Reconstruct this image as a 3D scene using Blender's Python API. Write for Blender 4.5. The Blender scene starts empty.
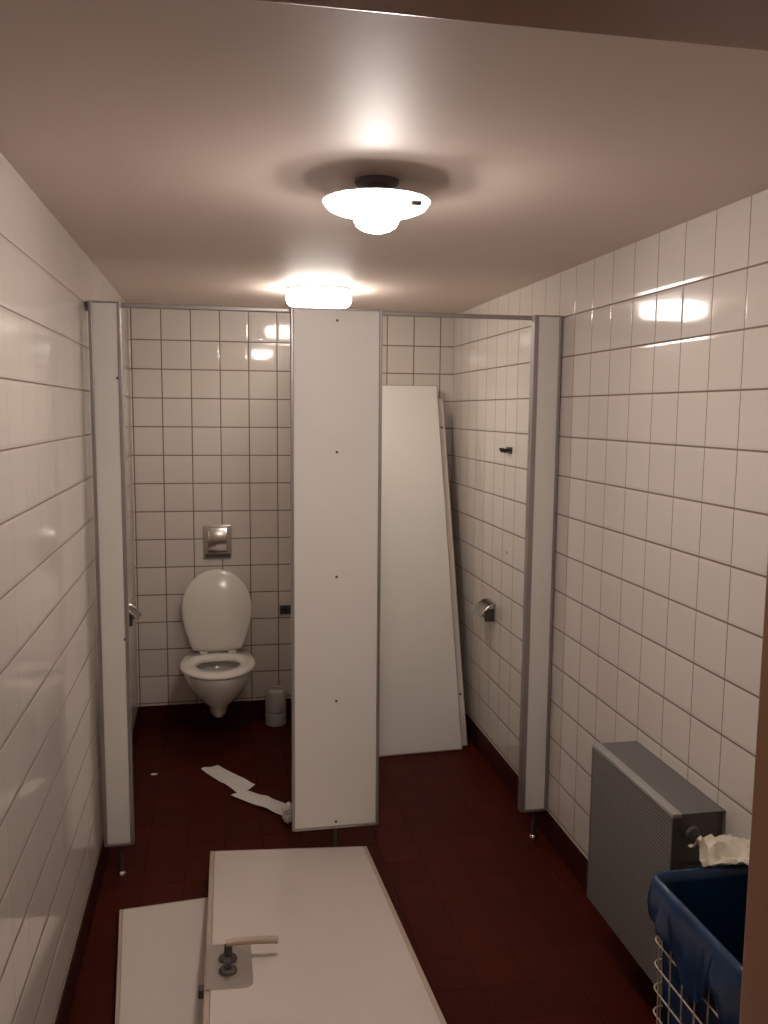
import bpy, bmesh, math, random
from mathutils import Vector, Matrix, noise
random.seed(7)
C = bpy.context.scene.collection
PI = math.pi

# ------------------------------------------------------------------ measures
XL, XR, YP, YB, ZC = -0.44, 1.2945, 3.1288, 4.6816, 2.2534
ZR, TILE = 2.0813, 0.15            # first horizontal joint, tile pitch
RAIL_Z = 2.0875
PANEL_B = 0.122                    # underside of the cubicle panels
YD0, YD1, HEAD_Z = 0.74, 0.85, 2.095   # doorway wall and its head
STEP_Y, STEP_Z = 1.25, 0.262
JX0, JX1 = -0.385, 0.605           # clear opening of the doorway

# ------------------------------------------------------------------ materials
def new_mat(name):
    m = bpy.data.materials.new(name); m.use_nodes = True
    nt = m.node_tree
    return m, nt, nt.nodes['Principled BSDF']

def plain(name, col, rough=0.5, metal=0.0, var=0.04, scale=12.0, bump=0.0, spec=0.5, bscale=None, coat=0.0):
    m, nt, b = new_mat(name)
    b.inputs['Roughness'].default_value = rough
    b.inputs['Metallic'].default_value = metal
    b.inputs['Specular IOR Level'].default_value = spec
    b.inputs['Coat Weight'].default_value = coat
    tc = nt.nodes.new('ShaderNodeTexCoord')
    n = nt.nodes.new('ShaderNodeTexNoise'); n.inputs['Scale'].default_value = scale; n.inputs['Detail'].default_value = 4
    nt.links.new(tc.outputs['Object'], n.inputs['Vector'])
    r = nt.nodes.new('ShaderNodeValToRGB')
    r.color_ramp.elements[0].position = 0.3; r.color_ramp.elements[1].position = 0.7
    r.color_ramp.elements[0].color = (*[c*(1-var) for c in col], 1)
    r.color_ramp.elements[1].color = (*[min(1, c*(1+var)) for c in col], 1)
    nt.links.new(n.outputs['Fac'], r.inputs['Fac']); nt.links.new(r.outputs['Color'], b.inputs['Base Color'])
    if bump:
        n2 = nt.nodes.new('ShaderNodeTexNoise'); n2.inputs['Scale'].default_value = bscale or scale*6; n2.inputs['Detail'].default_value = 3
        nt.links.new(tc.outputs['Object'], n2.inputs['Vector'])
        bp = nt.nodes.new('ShaderNodeBump'); bp.inputs['Strength'].default_value = bump; bp.inputs['Distance'].default_value = 0.004
        nt.links.new(n2.outputs['Fac'], bp.inputs['Height']); nt.links.new(bp.outputs['Normal'], b.inputs['Normal'])
    return m

def tiles(name, axes, off, pitch, grout_w, tile_col, grout_col, rough, var, tilt=0.00025, spec=0.5, mottled=0.0, grout_v=None):
    """square glazed tiles laid in the plane of two object axes"""
    m, nt, b = new_mat(name); N = nt.nodes; L = nt.links
    def math_(op, a, bb=None, c=None):
        n = N.new('ShaderNodeMath'); n.operation = op
        for i, v in enumerate((a, bb, c)):
            if v is None: continue
            if isinstance(v, (int, float)): n.inputs[i].default_value = v
            else: L.new(v, n.inputs[i])
        return n.outputs[0]
    tc = N.new('ShaderNodeTexCoord'); sp = N.new('ShaderNodeSeparateXYZ'); L.new(tc.outputs['Object'], sp.inputs[0])
    uv, fl, fr, ed = [], [], [], []
    for a, o in zip(axes, off):
        cc = math_('MINIMUM', sp.outputs[a], ZR + TILE*0.5) if a == 2 else sp.outputs[a]   # taller cut row under the ceiling
        u = math_('DIVIDE', math_('SUBTRACT', cc, o), pitch)
        f = math_('FRACT', u); fr.append(f); fl.append(math_('FLOOR', u))
        d = math_('SUBTRACT', 0.5, math_('ABSOLUTE', math_('SUBTRACT', f, 0.5)))   # distance to nearest joint
        ed.append(d)
    ed[0] = math_('MULTIPLY', ed[0], grout_w/(grout_v or grout_w))   # narrower upright joints
    dist = math_('MINIMUM', ed[0], ed[1])
    mr = N.new('ShaderNodeMapRange'); mr.interpolation_type = 'SMOOTHSTEP'
    mr.inputs['From Min'].default_value = grout_w*0.5/pitch*0.7; mr.inputs['From Max'].default_value = grout_w*0.5/pitch*1.3
    L.new(dist, mr.inputs['Value'])
    mask = mr.outputs['Result']
    cv = N.new('ShaderNodeCombineXYZ'); L.new(fl[0], cv.inputs[0]); L.new(fl[1], cv.inputs[1])
    wn = N.new('ShaderNodeTexWhiteNoise'); wn.noise_dimensions = '2D'; L.new(cv.outputs[0], wn.inputs['Vector'])
    ws = N.new('ShaderNodeSeparateColor'); L.new(wn.outputs['Color'], ws.inputs[0])
    # tile colour with per-tile variation
    val = math_('ADD', 1.0 - var, math_('MULTIPLY', wn.outputs['Value'], 2*var))
    if mottled:
        nz = N.new('ShaderNodeTexNoise'); nz.inputs['Scale'].default_value = 9; nz.inputs['Detail'].default_value = 6
        L.new(tc.outputs['Object'], nz.inputs['Vector'])
        val = math_('MULTIPLY', val, math_('ADD', 1-mottled, math_('MULTIPLY', nz.outputs['Fac'], 2*mottled)))
    vm = N.new('ShaderNodeVectorMath'); vm.operation = 'SCALE'; vm.inputs[0].default_value = tile_col; L.new(val, vm.inputs['Scale'])
    mix = N.new('ShaderNodeMix'); mix.data_type = 'RGBA'
    L.new(mask, mix.inputs['Factor']); mix.inputs[6].default_value = (*grout_col, 1); L.new(vm.outputs[0], mix.inputs[7])
    L.new(mix.outputs[2], b.inputs['Base Color'])
    rr = math_('MULTIPLY_ADD', mask, rough-0.8, 0.8); L.new(rr, b.inputs['Roughness'])
    b.inputs['Specular IOR Level'].default_value = spec
    # relief: pillowed edge, sunk joint, tiny per-tile lean
    mr2 = N.new('ShaderNodeMapRange'); mr2.interpolation_type = 'SMOOTHSTEP'
    mr2.inputs['From Min'].default_value = grout_w*0.3/pitch; mr2.inputs['From Max'].default_value = grout_w*2.2/pitch
    L.new(dist, mr2.inputs['Value'])
    lean = math_('ADD', math_('MULTIPLY', math_('SUBTRACT', ws.outputs[0], 0.5), fr[0]), math_('MULTIPLY', math_('SUBTRACT', ws.outputs[1], 0.5), fr[1]))
    h = math_('ADD', math_('MULTIPLY', mr2.outputs['Result'], 0.0007), math_('MULTIPLY', lean, tilt*2))
    bp = N.new('ShaderNodeBump'); bp.inputs['Strength'].default_value = 1.0; bp.inputs['Distance'].default_value = 1.0
    L.new(h, bp.inputs['Height']); L.new(bp.outputs['Normal'], b.inputs['Normal'])
    return m

TC, GC = (0.70, 0.635, 0.58), (0.21, 0.145, 0.115)
M = {}
M['tile_left'] = tiles('glazed_tile_left', (1, 2), (0.02, ZR % TILE), TILE, 0.0044, TC, GC, 0.07, 0.02, grout_v=0.0006)
M['tile_right'] = tiles('glazed_tile_right', (1, 2), (2.8707 % TILE, ZR % TILE), TILE, 0.0054, TC, GC, 0.07, 0.02, grout_v=0.003)
M['tile_back'] = tiles('glazed_tile_back', (0, 2), (-0.431, ZR % TILE), TILE, 0.0060, TC, GC, 0.07, 0.02)
RED = (0.058, 0.0075, 0.0025)
M['floor'] = tiles('quarry_tile_floor', (0, 1), (XL, 0.05), 0.15, 0.004, RED, (0.050, 0.009, 0.0045), 0.5, 0.10, tilt=0.0008, spec=0.10, mottled=0.25)
M['plinth_y'] = tiles('quarry_plinth_side', (1, 1), (0.05, 0.05), 0.15, 0.003, (0.045, 0.007, 0.005), (0.036, 0.006, 0.0045), 0.45, 0.1, spec=0.2)
M['plinth_x'] = tiles('quarry_plinth_back', (0, 0), (XL, XL), 0.15, 0.003, (0.045, 0.007, 0.005), (0.036, 0.006, 0.0045), 0.45, 0.1, spec=0.2)
M['ceiling'] = plain('ceiling_paint', (0.74, 0.62, 0.555), 0.55, var=0.02, scale=3, spec=0.3, bump=0.15, bscale=14)
M['plaster'] = plain('corridor_plaster', (0.45, 0.36, 0.28), 0.8, var=0.04, bump=0.2)
M['frame'] = plain('brown_door_frame_paint', (0.40, 0.195, 0.11), 0.3, var=0.06, scale=6, bump=0.05)
M['panel'] = plain('white_laminate', (0.83, 0.80, 0.745), 0.42, var=0.012, scale=4, bump=0.03, bscale=60)
M['door'] = plain('shaded_white_laminate', (0.68, 0.60, 0.545), 0.42, var=0.02, scale=4, bump=0.03, bscale=60)  # white laminate darkened in colour, standing in for dimmer light near the floor
M['panel_edge'] = plain('beige_edge_band', (0.50, 0.385, 0.31), 0.5, var=0.05)
M['alu'] = plain('dull_aluminium', (0.42, 0.385, 0.38), 0.42, metal=0.7, var=0.05)
M['chrome'] = plain('chrome', (0.72, 0.70, 0.68), 0.16, metal=1.0, var=0.03)
M['darkchrome'] = plain('dark_chrome', (0.36, 0.34, 0.33), 0.22, metal=1.0, var=0.03)
M['satin'] = plain('satin_steel', (0.60, 0.55, 0.51), 0.3, metal=0.9, var=0.04)
M['darkmetal'] = plain('dark_metal', (0.10, 0.085, 0.08), 0.45, metal=0.5, var=0.1)
M['black'] = plain('black_plastic', (0.03, 0.026, 0.026), 0.4, var=0.1)
M['ceramic'] = plain('white_ceramic', (0.78, 0.74, 0.67), 0.08, var=0.01, coat=0.3)
M['seat'] = plain('white_seat_plastic', (0.80, 0.76, 0.69), 0.16, var=0.01)
M['water'] = plain('bowl_water', (0.35, 0.34, 0.32), 0.03, var=0.02)
M['plastic'] = plain('offwhite_plastic', (0.62, 0.58, 0.53), 0.35, var=0.03)
M['paper'] = plain('white_paper', (0.80, 0.74, 0.70), 0.9, var=0.03, bump=0.3, bscale=60)
M['tissue'] = plain('cream_tissue', (0.76, 0.69, 0.55), 0.9, var=0.05, bump=0.4, bscale=50)
M['wire'] = plain('cream_coated_wire', (0.62, 0.52, 0.42), 0.4, var=0.05)
M['bag'] = plain('blue_bag_film', (0.008, 0.040, 0.11), 0.25, var=0.25, scale=9, bump=0.35, bscale=12)
M['heater'] = plain('grey_heater_enamel', (0.16, 0.15, 0.145), 0.5, metal=0.2, var=0.05)
M['heater_lip'] = plain('pale_heater_lip', (0.38, 0.36, 0.35), 0.4, metal=0.3, var=0.04)
M['lamp_white'] = plain('white_enamel', (0.80, 0.79, 0.78), 0.35, var=0.01)
M['rose'] = plain('dark_lamp_rose', (0.16, 0.13, 0.14), 0.5, var=0.05)

def glow(name, col, strength):
    m, nt, b = new_mat(name)
    b.inputs['Base Color'].default_value = (0.85, 0.84, 0.82, 1); b.inputs['Roughness'].default_value = 0.25
    tc = nt.nodes.new('ShaderNodeTexCoord'); n = nt.nodes.new('ShaderNodeTexNoise'); n.inputs['Scale'].default_value = 5
    nt.links.new(tc.outputs['Object'], n.inputs['Vector'])
    mr = nt.nodes.new('ShaderNodeMapRange'); mr.inputs['To Min'].default_value = strength*0.96; mr.inputs['To Max'].default_value = strength*1.04
    nt.links.new(n.outputs['Fac'], mr.inputs['Value']); nt.links.new(mr.outputs[0], b.inputs['Emission Strength'])
    b.inputs['Emission Color'].default_value = (*col, 1)
    return m
LAMP = (1.0, 0.90, 0.83)
M['glow_near'] = glow('lit_opal_glass', LAMP, 26)
M['glow_bulb'] = glow('lit_bulb', LAMP, 170)
M['glow_far'] = glow('lit_opal_drum', (1.0, 0.92, 0.83), 30)
M['glow_far_low'] = glow('lit_opal_underside', (1.0, 0.92, 0.83), 22)

def perforated(name):
    m, nt, b = new_mat(name); N = nt.nodes; L = nt.links
    tc = N.new('ShaderNodeTexCoord'); mp = N.new('ShaderNodeMapping'); mp.inputs['Scale'].default_value = (0, 95, 95)
    L.new(tc.outputs['Object'], mp.inputs[0])
    fr = N.new('ShaderNodeVectorMath'); fr.operation = 'FRACTION'; L.new(mp.outputs[0], fr.inputs[0])
    ds = N.new('ShaderNodeVectorMath'); ds.operation = 'DISTANCE'; L.new(fr.outputs[0], ds.inputs[0]); ds.inputs[1].default_value = (0, .5, .5)
    r = N.new('ShaderNodeValToRGB'); r.color_ramp.elements[0].position = 0.25; r.color_ramp.elements[1].position = 0.33
    r.color_ramp.elements[0].color = (0.05, 0.045, 0.043, 1); r.color_ramp.elements[1].color = (0.25, 0.235, 0.225, 1)
    L.new(ds.outputs['Value'], r.inputs[0]); L.new(r.outputs[0], b.inputs['Base Color'])
    b.inputs['Roughness'].default_value = 0.5; b.inputs['Metallic'].default_value = 0.25
    return m
M['perf'] = perforated('grey_perforated_sheet')

# ------------------------------------------------------------------ mesh helpers
def tag(o, label=None, cat=None, group=None, kind=None):
    if label: o['label'] = label
    if cat: o['category'] = cat
    if group: o['group'] = group
    if kind: o['kind'] = kind
    return o

def root(name, loc, label, cat, group=None, mat=None):
    o = bpy.data.objects.new(name, None); C.objects.link(o)
    o.empty_display_size = 0.1
    if mat is not None: o.matrix_world = mat
    else: o.location = loc
    return tag(o, label, cat, group, 'thing')

def obj(name, bm, mat, parent=None, local=False, smooth=0, base=None):
    """one mesh object; verts are given in world space unless local"""
    bmesh.ops.recalc_face_normals(bm, faces=bm.faces[:])
    if parent is not None and not local:
        off = Vector((0, 0, 0)); p = parent
        while p is not None: off += p.location; p = p.parent
        bmesh.ops.translate(bm, verts=bm.verts[:], vec=-off)
    if base is not None:
        bmesh.ops.translate(bm, verts=bm.verts[:], vec=-Vector(base))
    me = bpy.data.meshes.new(name); bm.to_mesh(me); bm.free()
    o = bpy.data.objects.new(name, me); C.objects.link(o)
    for mm in (mat if isinstance(mat, (list, tuple)) else [mat]): me.materials.append(mm)
    if parent is not None: o.parent = parent
    if base is not None: o.location = base
    if smooth:
        for p in me.polygons: p.use_smooth = True
        if smooth < 3.1: me.set_sharp_from_angle(angle=smooth)
    return o

def structure(name, bm, mat): return tag(obj(name, bm, mat), kind='structure')

def box(bm, lo, hi, bevel=0.0, seg=2, mi=0):
    r = bmesh.ops.create_cube(bm, size=1.0); vs = r['verts']
    for v in vs: v.co = Vector([lo[i] + (v.co[i]+0.5)*(hi[i]-lo[i]) for i in range(3)])
    fs = list({f for v in vs for f in v.link_faces})
    if bevel:
        es = list({e for v in vs for e in v.link_edges})
        r = bmesh.ops.bevel(bm, geom=es, offset=bevel, segments=seg, profile=0.5, affect='EDGES')
        fs = list({f for v in r['verts'] for f in v.link_faces})
    for f in fs: f.material_index = mi
    return bm
def B(lo, hi, bevel=0.0, seg=2): return box(bmesh.new(), lo, hi, bevel, seg)

def frame_of(d):
    d = Vector(d).normalized(); u = d.orthogonal().normalized(); return u, d.cross(u)

def cyl(bm, a, b, r0, r1=None, seg=16, caps=True):
    a, b = Vector(a), Vector(b); r1 = r0 if r1 is None else r1
    u, v = frame_of(b-a); rings = []
    for p, r in ((a, r0), (b, r1)):
        rings.append([bm.verts.new(p + (u*math.cos(2*PI*i/seg) + v*math.sin(2*PI*i/seg))*r) for i in range(seg)])
    for i in range(seg): bm.faces.new((rings[0][i], rings[0][(i+1) % seg], rings[1][(i+1) % seg], rings[1][i]))
    if caps: bm.faces.new(rings[0][::-1]); bm.faces.new(rings[1])
    return bm

def tube(bm, pts, r, seg=8, closed=False):
    pts = [Vector(p) for p in pts]; n = len(pts); rings = []; u = None
    for i, p in enumerate(pts):
        a = pts[(i-1) % n] if (closed or i) else p; c = pts[(i+1) % n] if (closed or i < n-1) else p
        d = (c-a).normalized()
        u = d.orthogonal().normalized() if u is None else (u - d*u.dot(d)).normalized()
        v = d.cross(u)
        rings.append([bm.verts.new(p + (u*math.cos(2*PI*k/seg)+v*math.sin(2*PI*k/seg))*r) for k in range(seg)])
    for i in range(n if closed else n-1):
        A, D = rings[i], rings[(i+1) % n]
        for k in range(seg): bm.faces.new((A[k], A[(k+1) % seg], D[(k+1) % seg], D[k]))
    if not closed: bm.faces.new(rings[0][::-1]); bm.faces.new(rings[-1])
    return bm

def lathe(bm, centre, prof, seg=48, axis='z'):
    """prof: (radius, height) list; radius 0 closes"""
    c = Vector(centre); rings = []
    for r, h in prof:
        if r < 1e-6: rings.append([bm.verts.new(c+Vector((0, 0, h)))])
        else: rings.append([bm.verts.new(c+Vector((r*math.cos(2*PI*i/seg), r*math.sin(2*PI*i/seg), h))) for i in range(seg)])
    for A, D in zip(rings, rings[1:]):
        for i in range(seg):
            j = (i+1) % seg
            if len(A) == 1 and len(D) == 1: continue
            if len(A) == 1: bm.faces.new((A[0], D[i], D[j]))
            elif len(D) == 1: bm.faces.new((A[i], A[j], D[0]))
            else: bm.faces.new((A[i], A[j], D[j], D[i]))
    return bm

def loft(bm, rings, cap0=True, cap1=True):
    R = [[bm.verts.new(p) for p in r] for r in rings]; n = len(R[0])
    for A, D in zip(R, R[1:]):
        for i in range(n): bm.faces.new((A[i], A[(i+1) % n], D[(i+1) % n], D[i]))
    if cap0: bm.faces.new(R[0][::-1])
    if cap1: bm.faces.new(R[-1])
    return bm

# ------------------------------------------------------------------ the room shell
structure('floor', B((XL-.1, STEP_Y, -.1), (XR+.1, YB+.1, 0)), M['floor'])
structure('floor_landing', B((-1.3, -1.7, -.1), (1.9, STEP_Y, STEP_Z)), M['floor'])
structure('ceiling', B((XL-.1, YD0, ZC), (XR+.1, YB+.1, ZC+.1)), M['ceiling'])
structure('wall_left', B((XL-.1, YD0, 0), (XL, YB+.1, ZC)), M['tile_left'])
structure('wall_right', B((XR, YD0, 0), (XR+.1, YB+.1, ZC)), M['tile_right'])
structure('wall_back', B((XL, YB, 0), (XR, YB+.1, ZC)), M['tile_back'])
PH, PT = 0.118, 0.005
structure('baseboard_left', B((XL, STEP_Y, 0), (XL+PT, YB, PH), .0015, 1), M['plinth_y'])
structure('baseboard_right', B((XR-PT, STEP_Y, 0), (XR, YB, PH), .0015, 1), M['plinth_y'])
structure('baseboard_back', B((XL+PT, YB-PT, 0), (XR-PT, YB, PH), .0015, 1), M['plinth_x'])
# doorway wall the picture is taken through, with its brown frame
FT = 0.045
bm = bmesh.new()
box(bm, (JX1+FT, YD0, STEP_Z), (XR, YD1, ZC)); box(bm, (JX0-FT, YD0, HEAD_Z+FT), (JX1+FT, YD1, ZC))
structure('wall_front', bm, M['plaster'])
bm = bmesh.new()
box(bm, (JX1, YD0-.012, STEP_Z), (JX1+FT, YD1+.006, HEAD_Z+FT), .005, 3)
box(bm, (JX0-FT, YD0-.012, STEP_Z), (JX0, YD1+.006, HEAD_Z+FT), .005, 3)
box(bm, (JX0, YD0-.012, HEAD_Z), (JX1, YD1+.006, HEAD_Z+FT), .005, 3)
structure('trim_1', bm, M['frame'])
# corridor the camera stands in
bm = bmesh.new()
box(bm, (-1.3, -1.8, STEP_Z), (1.9, -1.7, 2.5)); box(bm, (-1.4, -1.8, STEP_Z), (-1.3, YD1, 2.5)); box(bm, (1.9, -1.8, STEP_Z), (2.0, YD1, 2.5))
box(bm, (-1.3, YD0, STEP_Z), (JX0-FT, YD1-.002, 2.5)); box(bm, (JX1+FT, YD0-.02, STEP_Z), (1.9, YD0, 2.5)); box(bm, (JX0-FT, YD0-.02, HEAD_Z+FT), (JX1+FT, YD0, 2.5))
structure('wall_corridor', bm, M['plaster'])
structure('ceiling_corridor', B((-1.4, -1.8, 2.5), (2.0, YD0, 2.6)), M['plaster'])

ld = bpy.data.lights.new('corridor_light', 'AREA'); ld.shape = 'DISK'; ld.size = .3; ld.energy = 8; ld.color = (1.0, .80, .66)
lo_ = bpy.data.objects.new('corridor_light', ld); C.objects.link(lo_); lo_.location = (.2, -1.0, 2.49)

# ------------------------------------------------------------------ cubicle partition
PT_ = 0.03
def screw(parent, x, z, y=YP, r=0.006):
    bm = bmesh.new(); cyl(bm, (x, y-.0022, z), (x, y+.006, z), r*0.8, r, 12)
    o = obj('screw', bm, M['darkmetal'], parent, smooth=.6); return o

def cubicle_panel(name, x0, x1, label, screws, foot_x, wl=.010, wr=.010, ztop=RAIL_Z):
    r = root(name, ((x0+x1)/2, YP+PT_/2, 0), label, 'partition panel')
    obj('panel_board', B((x0+wl, YP, PANEL_B+.008), (x1-wr, YP+PT_, ztop-.006), .002), M['panel'], r)
    for a, b_ in ((x0, x0+wl), (x1-wr, x1)):
        tag(obj('edge_profile', B((a, YP-.003, PANEL_B), (b_, YP+PT_+.003, ztop), .002), M['alu'], r), 'grey metal edge profile')
    tag(obj('bottom_profile', B((x0+wl, YP-.003, PANEL_B-.002), (x1-wr, YP+PT_+.003, PANEL_B+.008), .0015), M['alu'], r), 'grey metal bottom profile')
    tag(obj('top_profile', B((x0+wl, YP-.002, ztop-.006), (x1-wr, YP+PT_+.002, ztop), .0015), M['alu'], r), 'grey metal top profile')
    for sx, sz in screws: screw(r, sx, sz)
    for fx in foot_x:
        bm = bmesh.new(); yc = YP+PT_/2
        lathe(bm, (fx, yc, 0), [(0, 0), (.018, 0), (.018, .005), (.015, .012), (.0105, .016), (.010, .020), (0, .020)], 24)
        ft = tag(obj('foot', bm, M['chrome'], r, smooth=.6), 'chrome round foot')
        bm = cyl(bmesh.new(), (fx, yc, .018), (fx, yc, PANEL_B-.001), .0095, seg=20)
        obj('foot_stem', bm, M['darkmetal'], ft, smooth=.6)
    return r
cubicle_panel('partition_panel', XL+.012, -.322, 'narrow white cubicle panel standing against the left tiled wall', [(-.337, 1.827), (-.335, .9)], [-.372], .012, .012)
cubicle_panel('partition_panel', .262, .597, 'wide white cubicle panel standing in the middle between the two openings', [(.43, 2.045), (.43, 1.571), (.43, 1.106), (.43, .628), (.43, .147)], [.43], .010, .012)
cubicle_panel('partition_panel', 1.178, XR-.004, 'narrow white cubicle panel standing against the right tiled wall', [(1.188, 1.826), (1.188, .9)], [1.242], .019, .011)
# divider between the cubicles, behind the middle panel
r = root('divider_panel', (.43, 3.9, 0), 'white dividing panel between the cubicles running back from the middle panel', 'partition panel')
obj('panel_board', B((.415, YP+PT_+.026, PANEL_B), (.445, YB, RAIL_Z-.04), .002), M['panel'], r)
for k in (0, 1):
    bm = bmesh.new(); lathe(bm, (.43, 3.75+.7*k, 0), [(0, 0), (.027, 0), (.027, .005), (.011, .016), (.0105, PANEL_B), (0, PANEL_B)], 20)
    obj('foot', bm, M['chrome'], r, smooth=.6)
# head rail from wall to wall
r = root('head_rail', (.43, YP+PT_+.014, RAIL_Z), 'thin grey metal rail running wall to wall along the panel tops', 'rail')
obj('rail_bar', B((XL, YP+PT_+.004, RAIL_Z-.016), (XR, YP+PT_+.024, RAIL_Z), .003), M['alu'], r)
for x0 in (XL, XR-.008): obj('wall_flange', B((x0, YP+PT_+.004, RAIL_Z-.030), (x0+.008, YP+PT_+.032, RAIL_Z+.004), .002), M['alu'], r)

# ------------------------------------------------------------------ lamps
LN = Vector((.373, 2.045, 0))
r = root('ceiling_lamp', (LN.x, LN.y, ZC), 'lit saucer shaped lamp with round bulb hanging below the ceiling', 'lamp', 'ceiling lamps')
bm = lathe(bmesh.new(), (LN.x, LN.y, ZC), [(0, 0), (.052, 0), (.052, -.006), (.046, -.012), (.020, -.016), (.018, -.040), (0, -.040)], 40)
tag(obj('ceiling_rose', bm, M['rose'], r, smooth=.6), 'dark round ceiling rose')
zl = ZC-.036
bm = lathe(bmesh.new(), (LN.x, LN.y, zl), [(0, 0), (.05, 0), (.100, -.004), (.123, -.009), (.127, -.012), (.124, -.0125), (.10, -.008), (.05, -.004), (0, -.004)], 64)
obj('saucer_cap', bm, M['lamp_white'], r, smooth=.9)
bm = lathe(bmesh.new(), (LN.x, LN.y, zl), [(.05, -.006), (.10, -.010), (.1215, -.014), (.1215, -.018), (.116, -.026), (.10, -.033), (.075, -.038), (.052, -.041), (0, -.042)], 64)
tag(obj('glass_saucer', bm, M['glow_near'], r, smooth=.9), 'glowing white glass saucer')
bm = lathe(bmesh.new(), (LN.x, LN.y, zl), [(.046, -.040), (.052, -.048), (.052, -.056), (.046, -.067), (.034, -.075), (.018, -.080), (0, -.0815)], 48)
tag(obj('bulb', bm, M['glow_bulb'], r, smooth=3.14), 'glowing round bulb end')
bm = bmesh.new(); box(bm, (LN.x+.062, LN.y-.098, zl-.036), (LN.x+.086, LN.y-.088, zl-.026), .002)
tag(obj('glass_clip', bm, M['darkmetal'], r), 'small dark clip')
LF = Vector((.447, 3.845, 0))
r = root('ceiling_lamp', (LF.x, LF.y, ZC), 'lit flat drum lamp on the ceiling above the cubicles', 'lamp', 'ceiling lamps')
bm = lathe(bmesh.new(), (LF.x, LF.y, ZC), [(0, 0), (.140, 0), (.143, -.004), (.143, -.009), (.138, -.011), (0, -.011)], 64)
obj('base_ring', bm, M['lamp_white'], r, smooth=.6)
bm = lathe(bmesh.new(), (LF.x, LF.y, ZC), [(.130, -.010), (.141, -.018), (.143, -.030), (.143, -.050), (.139, -.064), (.130, -.072)], 64)
tag(obj('glass_drum', bm, M['glow_far'], r, smooth=3.14), 'glowing white glass drum')
bm = lathe(bmesh.new(), (LF.x, LF.y, ZC), [(.130, -.072), (.11, -.077), (.08, -.079), (0, -.080)], 64)
tag(obj('glass_bottom', bm, M['glow_far_low'], r, smooth=3.14), 'glowing white glass underside')

# ------------------------------------------------------------------ toilet
TX = -.012
def egg(w, front, back, z, n=56, sq=2.6):
    """plan outline: round towards the camera (front = small y), squarer at the wall side"""
    yc = back - min(w*0.95, (back-front)*0.45); pts = []
    for i in range(n):
        t = 2*PI*i/n; s, c = math.sin(t), math.cos(t)
        e = 2.0 if c > 0 else sq
        x = w*math.copysign(abs(s)**(2/e), s); l = (yc-front) if c > 0 else (back-yc)
        pts.append(Vector((TX+x, yc - l*math.copysign(abs(c)**(2/e), c), z)))
    return pts
r = root('toilet', (TX, YB-.25, .2), 'white wall hung toilet with its lid up on the back wall of the left cubicle', 'toilet')
F = 4.135
outer = [egg(.056, 4.285, 4.62, .172), egg(.064, 4.270, YB+.0005, .178), egg(.070, 4.262, YB+.0005, .205), egg(.082, 4.250, YB+.0005, .228), egg(.122, 4.222, YB+.0005, .252), egg(.152, 4.194, YB+.0005, .288),
         egg(.171, 4.165, YB+.0005, .33), egg(.181, 4.146, YB+.0005, .37), egg(.184, F+.002, YB+.0005, .40), egg(.182, F+.004, YB+.0005, .411)]
inner = [egg(.130, F+.055, 4.55, .411), egg(.126, F+.06, 4.545, .39), egg(.115, F+.08, 4.53, .34), egg(.085, 4.27, 4.50, .28), egg(.05, 4.32, 4.44, .245)]
bm = loft(bmesh.new(), outer + inner)
obj('bowl', bm, M['ceramic'], r, smooth=.9)
bm = loft(bmesh.new(), [egg(.090, 4.262, 4.505, .288), egg(.090, 4.262, 4.505, .290)]); obj('water', bm, M['water'], r)
so, si, sb = .192, .112, 4.565
bm = bmesh.new()
prof = [(egg(so-.004, F-.004, sb, .414), None), ]
rings = [egg(so-.006, F, sb-.002, .413), egg(so, F-.006, sb, .419), egg(so, F-.006, sb, .426), egg(so-.008, F+.003, sb-.004, .434),
         egg((so+si)/2, (F*2+.095)/2, 4.52, .437), egg(si+.008, F+.088, 4.475, .434), egg(si, F+.095, 4.465, .425), egg(si, F+.095, 4.465, .413)]
loft(bm, rings + [rings[0]], False, False); bmesh.ops.remove_doubles(bm, verts=bm.verts[:], dist=1e-5)
obj('seat', bm, M['seat'], r, smooth=1.2)
# lid: the seat outline turned up against the wall, slightly domed
def lid_ring(k, y):
    pts = []; n = 56; H = .432; zc = .655
    for i in range(n):
        t = 2*PI*i/n; s, c = math.sin(t), math.cos(t)
        if c > 0: z = zc + (.868-zc)*c*k; x = .187*s*k
        else:
            z = zc + (zc-.431)*c*k; e = (-c)
            x = (.187*math.copysign(abs(s)**(.86), s)*(1-.30*e**2.2) + math.copysign(.085, s)*(e**3)*min(1, abs(s)*3))*k
        lean = (z-.44)*.165
        pts.append(Vector((TX-.002+x, y+lean, z)))
    return pts
bm = loft(bmesh.new(), [lid_ring(.985, 4.594), lid_ring(1.0, 4.588), lid_ring(1.0, 4.583), lid_ring(.975, 4.576), lid_ring(.90, 4.5695), lid_ring(.8, 4.5635), lid_ring(.7, 4.5585), lid_ring(.6, 4.5545), lid_ring(.5, 4.551), lid_ring(.38, 4.548), lid_ring(.25, 4.5465), lid_ring(.12, 4.5457), lid_ring(.03, 4.5455)])
obj('lid', bm, M['seat'], r, smooth=1.0)
for s in (-1, 1):
    bm = cyl(bmesh.new(), (TX+s*.075-.02, 4.588, .428), (TX+s*.075+.02, 4.588, .428), .011, seg=16)
    obj('hinge', bm, M['seat'], r, smooth=.6)

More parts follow.
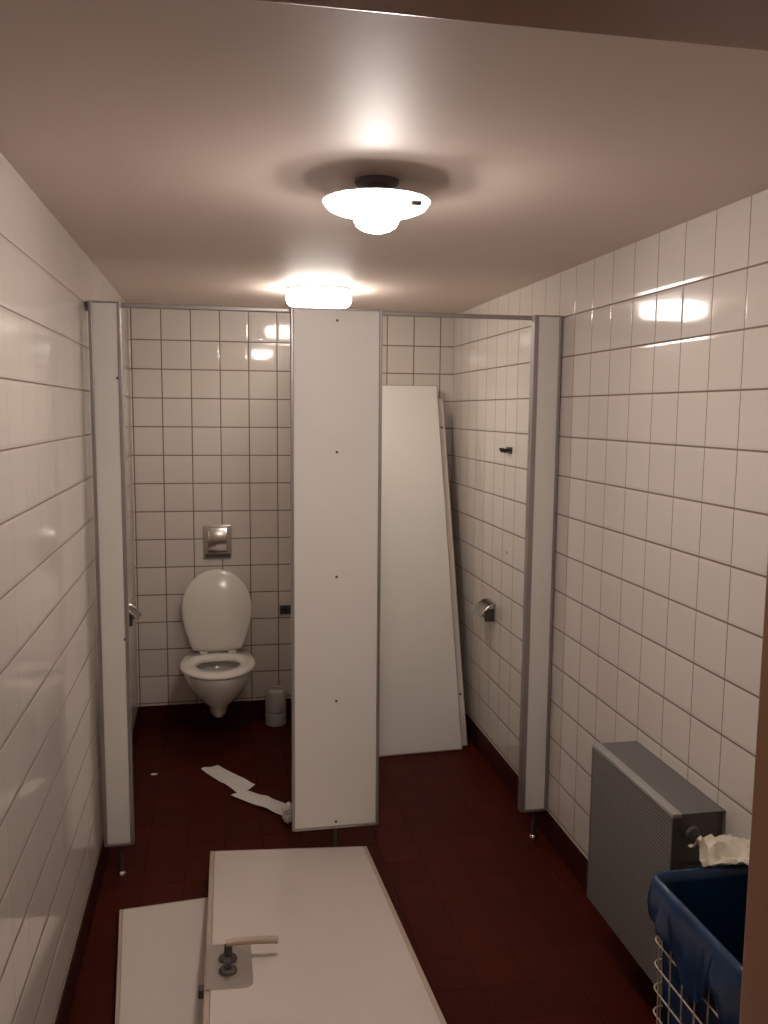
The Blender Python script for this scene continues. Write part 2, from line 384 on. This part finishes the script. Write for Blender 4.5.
# flush plate
r = root('flush_plate', (-.007, YB-.01, 1.0), 'square chrome flush plate on the back wall above the toilet', 'flush plate')
bm = B((-.082, YB-.010, .922), (.068, YB+.0005, 1.107), .006, 3)
obj('plate', bm, M['satin'], r, smooth=.6)
bm = bmesh.new(); rings = []
for z, d in ((.957, .013), (.962, .022), (.985, .027), (1.02, .028), (1.035, .026), (1.085, .020), (1.095, .016), (1.098, .010)):
    rings.append([Vector((x, y, z)) for x, y in ((-.058, YB-.008), (-.056, YB-d), (-.007, YB-d-.003), (.042, YB-d), (.044, YB-.008))])
loft(bm, rings); obj('push_button', bm, M['chrome'], r, smooth=.5)
tag(obj('recess_shade', B((-.074, YB-.0115, .928), (.060, YB-.009, .950), .001), M['darkmetal'], r), 'dark strip standing in for the shaded recess under the button')  # flat dark strip paints the shade of a recess

# toilet roll holders: wall plate, hooped cover, roller bar
def roll_holder(wx, y, z, s, label):
    """s = direction away from the wall along x"""
    r = root('toilet_roll_holder', (wx, y, z), label, 'toilet roll holder', 'chrome toilet roll holders')
    w = .062
    obj('wall_plate', B((min(wx-s*.0005, wx+s*.005), y-w, z-.05), (max(wx-s*.0005, wx+s*.005), y+w, z+.045), .002), M['satin'], r)
    bm = bmesh.new(); arc = []
    prof = [(.004, .036), (.018, .034), (.041, .020), (.061, .002), (.074, -.017), (.077, -.026)]
    for px, pz in prof: arc.append((wx+s*px, z+pz))
    R0 = [[bm.verts.new((a, yy, b_)) for a, b_ in arc] for yy in (y-w, y+w)]
    for i in range(len(arc)-1): bm.faces.new((R0[0][i], R0[0][i+1], R0[1][i+1], R0[1][i]))
    bm.normal_update(); bmesh.ops.solidify(bm, geom=bm.faces[:], thickness=.004)
    obj('cover', bm, M['darkchrome'], r, smooth=.7)
    for yy in (y-w, y+w):
        bm = tube(bmesh.new(), [(a, yy, b_-.002) for a, b_ in arc], .0055, 10); obj('highlight_edge', bm, M['chrome'], r, smooth=.7)  # tube in brighter chrome than the cover, added to draw the edge highlight
    bm = tube(bmesh.new(), [(wx+s*.004, y+w-.012, z-.03), (wx+s*.045, y+w-.012, z-.03), (wx+s*.045, y-w+.012, z-.03)], .005, 10)
    obj('roller_bar', bm, M['darkmetal'], r, smooth=.7)
    bm = B((min(wx+s*.004, wx+s*.05), y-w+.006, z-.05), (max(wx+s*.004, wx+s*.05), y-w+.014, z+.012), .003)
    obj('side_bracket', bm, M['darkmetal'], r)
roll_holder(XR, 3.91, .775, -1, 'chrome toilet roll holder with hooped cover on the right wall beside the leaning doors')
roll_holder(XL, 4.02, .790, 1, 'chrome toilet roll holder on the left wall beside the toilet')

# black double bracket behind, and double coat hook on the right wall
r = root('wall_bracket', (.36, YB, .63), 'small black bracket on the back wall above the toilet brush', 'bracket')
zc = .628
obj('back_plate', B((.326, YB-.008, zc-.026), (.390, YB+.0005, zc+.024), .003), M['black'], r)
for x0 in (.329, .365): obj('clip', B((x0, YB-.034, zc-.02), (x0+.022, YB-.007, zc+.02), .005), M['black'], r)
r = root('coat_hook', (XR, 3.70, 1.553), 'small black double coat hook high on the right cubicle wall', 'hook')
obj('back_plate', B((XR-.006, 3.667, 1.538), (XR+.0005, 3.735, 1.567), .002), M['black'], r)
for yy in (3.682, 3.717):
    bm = tube(bmesh.new(), [(XR-.004, yy, 1.556), (XR-.02, yy, 1.552), (XR-.032, yy, 1.546), (XR-.038, yy, 1.553), (XR-.038, yy, 1.563)], .006, 10)
    obj('hook_arm', bm, M['black'], r, smooth=.8)
bm = lathe(bmesh.new(), (0, 0, 0), [(0, 0), (.008, 0), (.007, .003), (0, .004)], 12)
bmesh.ops.transform(bm, matrix=Matrix.Translation((XR, 3.705, 1.085)) @ Matrix.Rotation(-PI/2, 4, 'Y'), verts=bm.verts[:])
tag(obj('wall_plug', bm, M['panel_edge'], base=(XR, 3.705, 1.085), smooth=.6), 'tiny brown plug in a tile of the right cubicle wall', 'wall plug')

# toilet brush pot
bx, by = .297, 4.618
r = root('toilet_brush_pot', (bx, by, 0), 'white toilet brush pot on the floor right of the toilet', 'toilet brush')
bm = lathe(bmesh.new(), (bx, by, 0), [(0, 0), (.054, 0), (.058, .004), (.058, .062), (.053, .067), (.053, .073), (.057, .078), (.056, .185), (.052, .193), (.045, .193), (.045, .02), (0, .02)], 40)
obj('pot', bm, M['plastic'], r, smooth=.5)
bm = lathe(bmesh.new(), (bx, by, 0), [(0, .180), (.0445, .180), (.0445, .194), (.034, .200), (.014, .203), (.010, .206), (0, .207)], 32)
obj('brush_cap', bm, M['plastic'], r, smooth=.5)
bm = tube(bmesh.new(), [(bx-.040, by-.02, .190), (bx-.041, by-.02, .205), (bx-.033, by-.02, .214), (bx, by-.02, .217), (bx+.033, by-.02, .214), (bx+.041, by-.02, .205), (bx+.040, by-.02, .190)], .006, 10)
obj('carrying_loop', bm, M['plastic'], r, smooth=.8)

# ------------------------------------------------------------------ loose doors
def board(r, W, Lh, T, band=.012, mat='panel'):
    """local space: x 0..W, y -L..0, face at z=0, back at z=-T"""
    obj('door_leaf', B((band, -Lh+band, -T+.001), (W-band, -band, 0), .0015), M[mat], r, local=True)
    bm = bmesh.new()
    for lo, hi in (((0, -Lh, -T), (band, 0, -.003)), ((W-band, -Lh, -T), (W, 0, -.003)), ((band, -band, -T), (W-band, 0, -.003)), ((band, -Lh, -T), (W-band, -Lh+band, -.003))):
        box(bm, lo, hi, .003)
    tag(obj('edge_band', bm, M['panel_edge'], r, local=True), 'beige edge band')
def axes_mat(o, ex, ey):
    ex = Vector(ex).normalized(); ey = Vector(ey); ey = (ey - ex*ey.dot(ex)).normalized(); ez = ex.cross(ey)
    m = Matrix((ex, ey, ez)).transposed().to_4x4(); m.translation = Vector(o); return m
# upper door, tipped up on the doorway step
A_, B_, C_ = Vector((-.047, 3.120, .080)), Vector((.5416, 3.112, .050)), Vector((.532, 1.893, .220))
m = axes_mat(A_, B_-A_, (B_-C_))
r = root('loose_door', None, 'unhung white door with a lever handle lying tilted on the floor', 'door', mat=m)
DW = (B_-A_).length + .006
board(r, DW, 1.90, .045, band=.017, mat='door')
hy = -.885                                             # handle position along the leaf
bm = bmesh.new()
box(bm, (.004, hy-.122, -.001), (.128, hy+.122, .0035), .0)
es = [e for e in bm.edges if abs(e.verts[0].co.z-e.verts[1].co.z) > .002 and e.verts[0].co.x > .1]
bmesh.ops.bevel(bm, geom=es, offset=.03, segments=6, profile=.5, affect='EDGES')
tag(obj('lock_plate', bm, M['satin'], r, local=True, smooth=.5), 'brushed steel lock plate')
hxp = .062
bm = lathe(bmesh.new(), (hxp, hy+.032, .003), [(.026, 0), (.026, .006), (.022, .010), (.012, .012), (.011, .040), (0, .040)], 28)
lv = obj('lever_handle', bm, M['darkmetal'], r, local=True, smooth=.5)
bm = tube(bmesh.new(), [(hxp-.006, hy+.032, .046), (hxp+.02, hy+.032, .050), (hxp+.08, hy+.037, .050), (hxp+.130, hy+.036, .049), (hxp+.137, hy+.036, .047)], .0105, 14)
lb = obj('lever_bar', bm, M['panel_edge'], lv, local=True, smooth=.8); lb['label'] = 'pale lever bar'
bm = lathe(bmesh.new(), (hxp, hy-.035, .003), [(.025, 0), (.025, .006), (.021, .010), (.012, .011), (.010, .018), (0, .018)], 28)
lk = obj('lock_turn', bm, M['darkmetal'], r, local=True, smooth=.5)
box_ = B((hxp-.004, hy-.053, .018), (hxp+.004, hy-.017, .034), .003)
obj('turn_knob', box_, M['darkmetal'], lk, local=True)
tag(obj('latch', B((-.014, hy-.110, -.028), (.001, hy-.080, -.004), .003), M['darkmetal'], r, local=True), 'dark latch bolt')
# lower panel, flat on the floor
ex = Vector((.283, .024, 0)); m = axes_mat((-.348, 2.858, .036), ex, (-.024*1, .283, 0))
r = root('loose_door', None, 'unhung white door lying flat on the floor underneath the one with a handle', 'door', mat=m)
board(r, .58, 1.45, .035, mat='door')
# two doors leaning in the right cubicle
bot, top = Vector((1.214, 4.072, .004)), Vector((1.186, 4.600, 1.868))
up = (top-bot).normalized(); ex = Vector((.985, .036, 0)); ex = (ex - up*ex.dot(up)).normalized(); ln = (top-bot).length
nrm = ex.cross(up)                                    # towards the camera
W2 = .60
m = axes_mat(top - ex*W2, ex, up)
r = root('loose_door', None, 'taller unhung white door leaning in front of another in the right cubicle', 'door', mat=m)
board(r, W2, ln, .034, band=.006)
m = axes_mat(top - ex*(W2-.040) - nrm*.0355 - up*.060, ex, up)
r = root('loose_door', None, 'unhung white door leaning behind the taller one against the right cubicle back wall', 'door', mat=m)
board(r, W2, ln-.072, .034, band=.006)
for yy in (-.17, -1.60):
    bm = lathe(bmesh.new(), (W2-.022, yy, 0), [(.0065, -.002), (.0065, .0015), (.004, .003), (0, .003)], 14)
    obj('screw', bm, M['darkmetal'], r, local=True, smooth=.6)

# ------------------------------------------------------------------ paper on the floor
def sheet(name, quad, label, cat, mat, group=None, nu=14, nv=5, lift=.006, seed=0, amp=.006, curl=0, z0=.002):
    a, b_, c, d = [Vector((*q, 0)) for q in quad]; bm = bmesh.new(); g = []
    for i in range(nu+1):
        row = []
        for j in range(nv+1):
            u, v = i/nu, j/nv
            p = (a*(1-u)+b_*u)*(1-v) + (d*(1-u)+c*u)*v
            n = noise.noise(Vector((u*4+seed, v*2.2, seed*1.7)))
            p.z = z0 + lift*.3 + max(0, n)*amp*2 + curl*max(0, u-.75)**2*9
            row.append(bm.verts.new(p))
        g.append(row)
    for i in range(nu):
        for j in range(nv): bm.faces.new((g[i][j], g[i+1][j], g[i+1][j+1], g[i][j+1]))
    bm.normal_update(); bmesh.ops.solidify(bm, geom=bm.faces[:], thickness=.0008)
    ce = (a+b_+c+d)/4
    return tag(obj(name, bm, mat, base=(ce.x, ce.y, 0), smooth=.8), label, cat, group)
sheet('paper_strip', [(-.098, 4.050), (.085, 3.735), (.150, 3.838), (-.020, 4.087)], 'white paper strip lying nearest the toilet on the red floor', 'paper', M['paper'], 'paper strips', seed=1)
sheet('paper_strip', [(.038, 3.735), (.278, 3.470), (.315, 3.570), (.118, 3.768)], 'white paper strip reaching from the first strip to the middle panel', 'paper', M['paper'], 'paper strips', seed=4, z0=.006)
# crumpled wad at the foot of the middle panel
def wad(name, c, rad, label, cat, mat, seed, squash=.5, amp=.45):
    bm = bmesh.new(); bmesh.ops.create_icosphere(bm, subdivisions=4, radius=1)
    for v in bm.verts:
        d = v.co.normalized(); k = 1 + amp*noise.fractal(d*1.7+Vector((seed, 0, 0)), 1.0, 2.0, 4) + .18*abs(noise.noise(d*5+Vector((0, seed, 0))))
        v.co = Vector((d.x*rad[0], d.y*rad[1], d.z*rad[2]))*k
    zmin = min(v.co.z for v in bm.verts)
    bmesh.ops.translate(bm, verts=bm.verts[:], vec=Vector((c[0], c[1], c[2]-zmin)))
    return tag(obj(name, bm, mat, base=c, smooth=.7), label, cat)
wad('crumpled_paper', (.272, 3.455, .002), (.028, .045, .030), 'crumpled white paper wad on the floor at the middle panel foot', 'paper', M['paper'], 3)
wad('paper_scrap', (-.315, 4.03, .001), (.013, .008, .003), 'tiny white paper scrap on the red floor of the left cubicle', 'paper', M['paper'], 9)

# ------------------------------------------------------------------ grey perforated heater on the right wall
HX0, HX1, HY0, HY1, HZ0, HZ1 = 1.144, XR, 1.932, 2.420, .185, .692
r = root('wall_heater', (XR, (HY0+HY1)/2, .44), 'grey perforated metal heater box mounted low on the right tiled wall', 'heater')
bm = bmesh.new()
T = .004
box(bm, (HX0+T, HY1-T, HZ0), (HX1, HY1, HZ1-T), .001)                       # far end
box(bm, (HX0+T, HY0+.012, HZ0), (HX1, HY0+.012+T, HZ1-T), .001)             # near end, set back
box(bm, (HX0+T, HY0+.016, HZ0), (HX1, HY1-T, HZ0+T), .001)                  # underside
box(bm, (HX1-T, HY0+.016, HZ0), (HX1, HY1-T, HZ1-T), .001)                  # back
obj('casing', bm, M['heater'], r)
bm = bmesh.new(); box(bm, (HX0, HY0+.006, HZ0-.004), (HX0+T, HY1-.002, HZ1-.012), .001)
obj('perforated_front', bm, M['perf'], r)
for ya, yb_ in ((HY0, HY0+.010), (HY1-.010, HY1+.001)):
    obj('corner_post', B((HX0-.001, ya, HZ0-.006), (HX0+T+.001, yb_, HZ1-.006), .0012), M['heater'], r)
obj('top_cover', B((HX0+.026, HY0, HZ1-T-.002), (HX1, HY1, HZ1-.002), .001), M['heater'], r)
tag(obj('front_lip', B((HX0-.002, HY0-.001, HZ1-.013), (HX0+.026, HY1+.001, HZ1), .003), M['heater_lip'], r), 'pale front lip')
bm = bmesh.new()
lathe(bm, (0, 0, 0), [(0, .022), (.016, .022), (.020, .018), (.020, .004), (.026, 0), (0, 0)], 24)
bmesh.ops.transform(bm, matrix=Matrix.Translation((HX0+.055, HY0+.012, HZ1-.055)) @ Matrix.Rotation(PI/2, 4, 'X'), verts=bm.verts[:])
obj('valve_knob', bm, M['heater'], r, smooth=.6)
for zz in (.30, .42, .54):
    obj('vent_louvre', B((HX0+.03, HY0+.009, zz), (HX1-.03, HY0+.013, zz+.012), .001), M['darkmetal'], r)

# ------------------------------------------------------------------ wire waste basket, its blue bag, the tissue
WX0, WX1, WY0, WY1, WZ = .992, 1.265, 1.38, 1.745, .638
def ring_pts(inset, z, n=10, rad=.022):
    x0, x1, y0, y1 = WX0+inset, WX1-inset, WY0+inset, WY1-inset; pts = []
    corners = [(x1-rad, y1-rad, 0), (x0+rad, y1-rad, PI/2), (x0+rad, y0+rad, PI), (x1-rad, y0+rad, 1.5*PI)]
    for cx, cy, a0 in corners:
        for k in range(n+1): a = a0+k/n*PI/2; pts.append(Vector((cx+rad*math.cos(a), cy+rad*math.sin(a), z)))
    return pts
def resample(pts, n):
    L = [0]; P = pts+[pts[0]]
    for a, b_ in zip(P, P[1:]): L.append(L[-1]+(b_-a).length)
    out = []; j = 0
    for i in range(n):
        s = L[-1]*i/n
        while L[j+1] < s: j += 1
        t = (s-L[j])/max(1e-9, L[j+1]-L[j]); out.append(P[j].lerp(P[j+1], t))
    return out
r = root('wire_basket', ((WX0+WX1)/2, (WY0+WY1)/2, 0), 'cream wire waste basket on the floor in front of the grey heater', 'waste basket')
bm = bmesh.new()
taper = lambda z: .008*(1-z/WZ)
for k in range(1, 11):
    z = .012+k*.060
    if z < WZ-.01: tube(bm, ring_pts(taper(z), z, 4), .0021, 6, True)
top_p, bot_p = resample(ring_pts(0, WZ), 24), resample(ring_pts(taper(.012), .012), 24)
for a, b_ in zip(top_p, bot_p): tube(bm, [a, b_], .0019, 6)
for k in range(1, 6):
    x = WX0+.022+(WX1-WX0-.044)*k/6; tube(bm, [(x, WY0+.022, .012), (x, WY1-.022, .012)], .0016, 6)
obj('wire_grid', bm, M['wire'], r, smooth=1.5)
bm = tube(bmesh.new(), ring_pts(0, WZ, 8), .004, 10, True); obj('rim', bm, M['wire'], r, smooth=1.5)
bm = tube(bmesh.new(), ring_pts(.008, .006, 8), .0045, 10, True); obj('base_ring', bm, M['wire'], r, smooth=1.5)
# bag: inside wall, over the rim, hanging cuff
N_ = 120; rows = []
prof = [(-.045, .04, .3), (-.035, .12, .6), (-.026, .25, 1), (-.020, .40, 1), (-.014, .54, .8), (-.010, .625, .3), (-.004, .648, .15), (.005, .650, .15), (.010, .636, .5), (.012, .610, 1.2), (.012, .588, 1.7), (.011, .568, 2.0), (.009, .552, 2.0), (.007, .542, 1.8)]
base = resample(ring_pts(0, 0, 10), N_)
ctr = Vector(((WX0+WX1)/2, (WY0+WY1)/2, 0))
bm = bmesh.new()
for k, (off, z, wob) in enumerate(prof):
    row = []
    for i, p in enumerate(base):
        d = (p-base[(i-1) % N_]).normalized(); nx = (base[(i+1) % N_]-base[(i-1) % N_]).normalized(); nrm_ = Vector((nx.y, -nx.x, 0))
        if nrm_.dot(p-ctr) < 0: nrm_ = -nrm_
        ph = i/N_*2*PI
        fold = noise.noise(Vector((math.cos(ph)*5, math.sin(ph)*5, z*5)))*.7 + noise.noise(Vector((math.cos(ph)*14, math.sin(ph)*14, z*9)))*.4
        o_ = off - (taper(z) if k < 6 else 0)*.6
        if k >= 6: fold = noise.noise(Vector((math.cos(ph)*3.5+z*2, math.sin(ph)*3.5, z*6)))*.9 + noise.noise(Vector((math.cos(ph)*8+z*6, math.sin(ph)*8, 3.0)))*.35
        if k < 6: o_ -= abs(fold)*.012*wob
        else: o_ += abs(fold)*.012*wob
        zz = z
        if k >= 9: zz = z - (k-8)/5*(.10*noise.noise(Vector((math.cos(ph)*2.5, math.sin(ph)*2.5, 7.0))) + .03*max(0, math.cos(ph-3.3)))
        q = p + nrm_*o_; q.z = zz; q.x = min(q.x, XR-.004); row.append(bm.verts.new(q))
    rows.append(row)
for a, b_ in zip(rows, rows[1:]):
    for i in range(N_): bm.faces.new((a[i], a[(i+1) % N_], b_[(i+1) % N_], b_[i]))
bm.faces.new(rows[0][::-1])
tag(obj('bin_bag', bm, M['bag'], base=(ctr.x, ctr.y, 0), smooth=3.14), 'blue plastic bin bag lining the wire basket with its cuff folded over', 'bin bag')
# cream tissue stuck over the far rim
bm = bmesh.new(); g = []
for i in range(25):
    row = []
    for j in range(15):
        u, v = i/24, j/14
        x = 1.125+.145*u + .01*math.sin(v*5); y = 1.815-.085*v + .015*math.sin(u*4+1)
        z = .655 + .030*math.exp(-((v-.35)/.3)**2) + .020*noise.noise(Vector((u*4, v*4, 2))) + .014*noise.noise(Vector((u*9, v*9, 5))) + .012*u
        row.append(bm.verts.new((x, y, z)))
    g.append(row)
for i in range(24):
    for j in range(14): bm.faces.new((g[i][j], g[i+1][j], g[i+1][j+1], g[i][j+1]))
bm.normal_update(); bmesh.ops.solidify(bm, geom=bm.faces[:], thickness=.0015)
tag(obj('paper_tissue', bm, M['tissue'], base=(1.19, 1.78, .65), smooth=.9), 'crumpled cream paper tissue lying on the bin bag beside the wall', 'tissue')

# ------------------------------------------------------------------ camera, world, exposure
f, yaw, pitch, roll, cz = 858.48, .1919, .1155, .009, 1.6472+.07
F_ = Vector((math.sin(yaw)*math.cos(pitch), math.cos(yaw)*math.cos(pitch), -math.sin(pitch)))
R_ = Vector((math.cos(yaw), -math.sin(yaw), 0)); U_ = R_.cross(F_)
c, s = math.cos(roll), math.sin(roll)
R2, U2 = R_*c + U_*s, U_*c - R_*s
cam = bpy.data.cameras.new('camera'); cam.sensor_fit = 'VERTICAL'; cam.sensor_height = 24; cam.lens = 24*f/1024
cam.clip_start = .02; cam.clip_end = 50
co = bpy.data.objects.new('camera', cam); C.objects.link(co)
m = Matrix((R2, U2, -F_)).transposed().to_4x4(); m.translation = Vector((0, 0, cz)); co.matrix_world = m
sc = bpy.context.scene; sc.camera = co
w = bpy.data.worlds.new('world'); sc.world = w; w.use_nodes = True
w.node_tree.nodes['Background'].inputs[0].default_value = (.02, .016, .013, 1)
w.node_tree.nodes['Background'].inputs[1].default_value = 1
sc.view_settings.view_transform = 'Standard'; sc.view_settings.look = 'None'; sc.view_settings.gamma = 1
sc.view_settings.use_curve_mapping = False
sc.view_settings.exposure = 0.08
sc.cycles.max_bounces = 10; sc.cycles.diffuse_bounces = 4; sc.cycles.glossy_bounces = 5
sc.cycles.use_denoising = True
sc.cycles.sample_clamp_indirect = 8
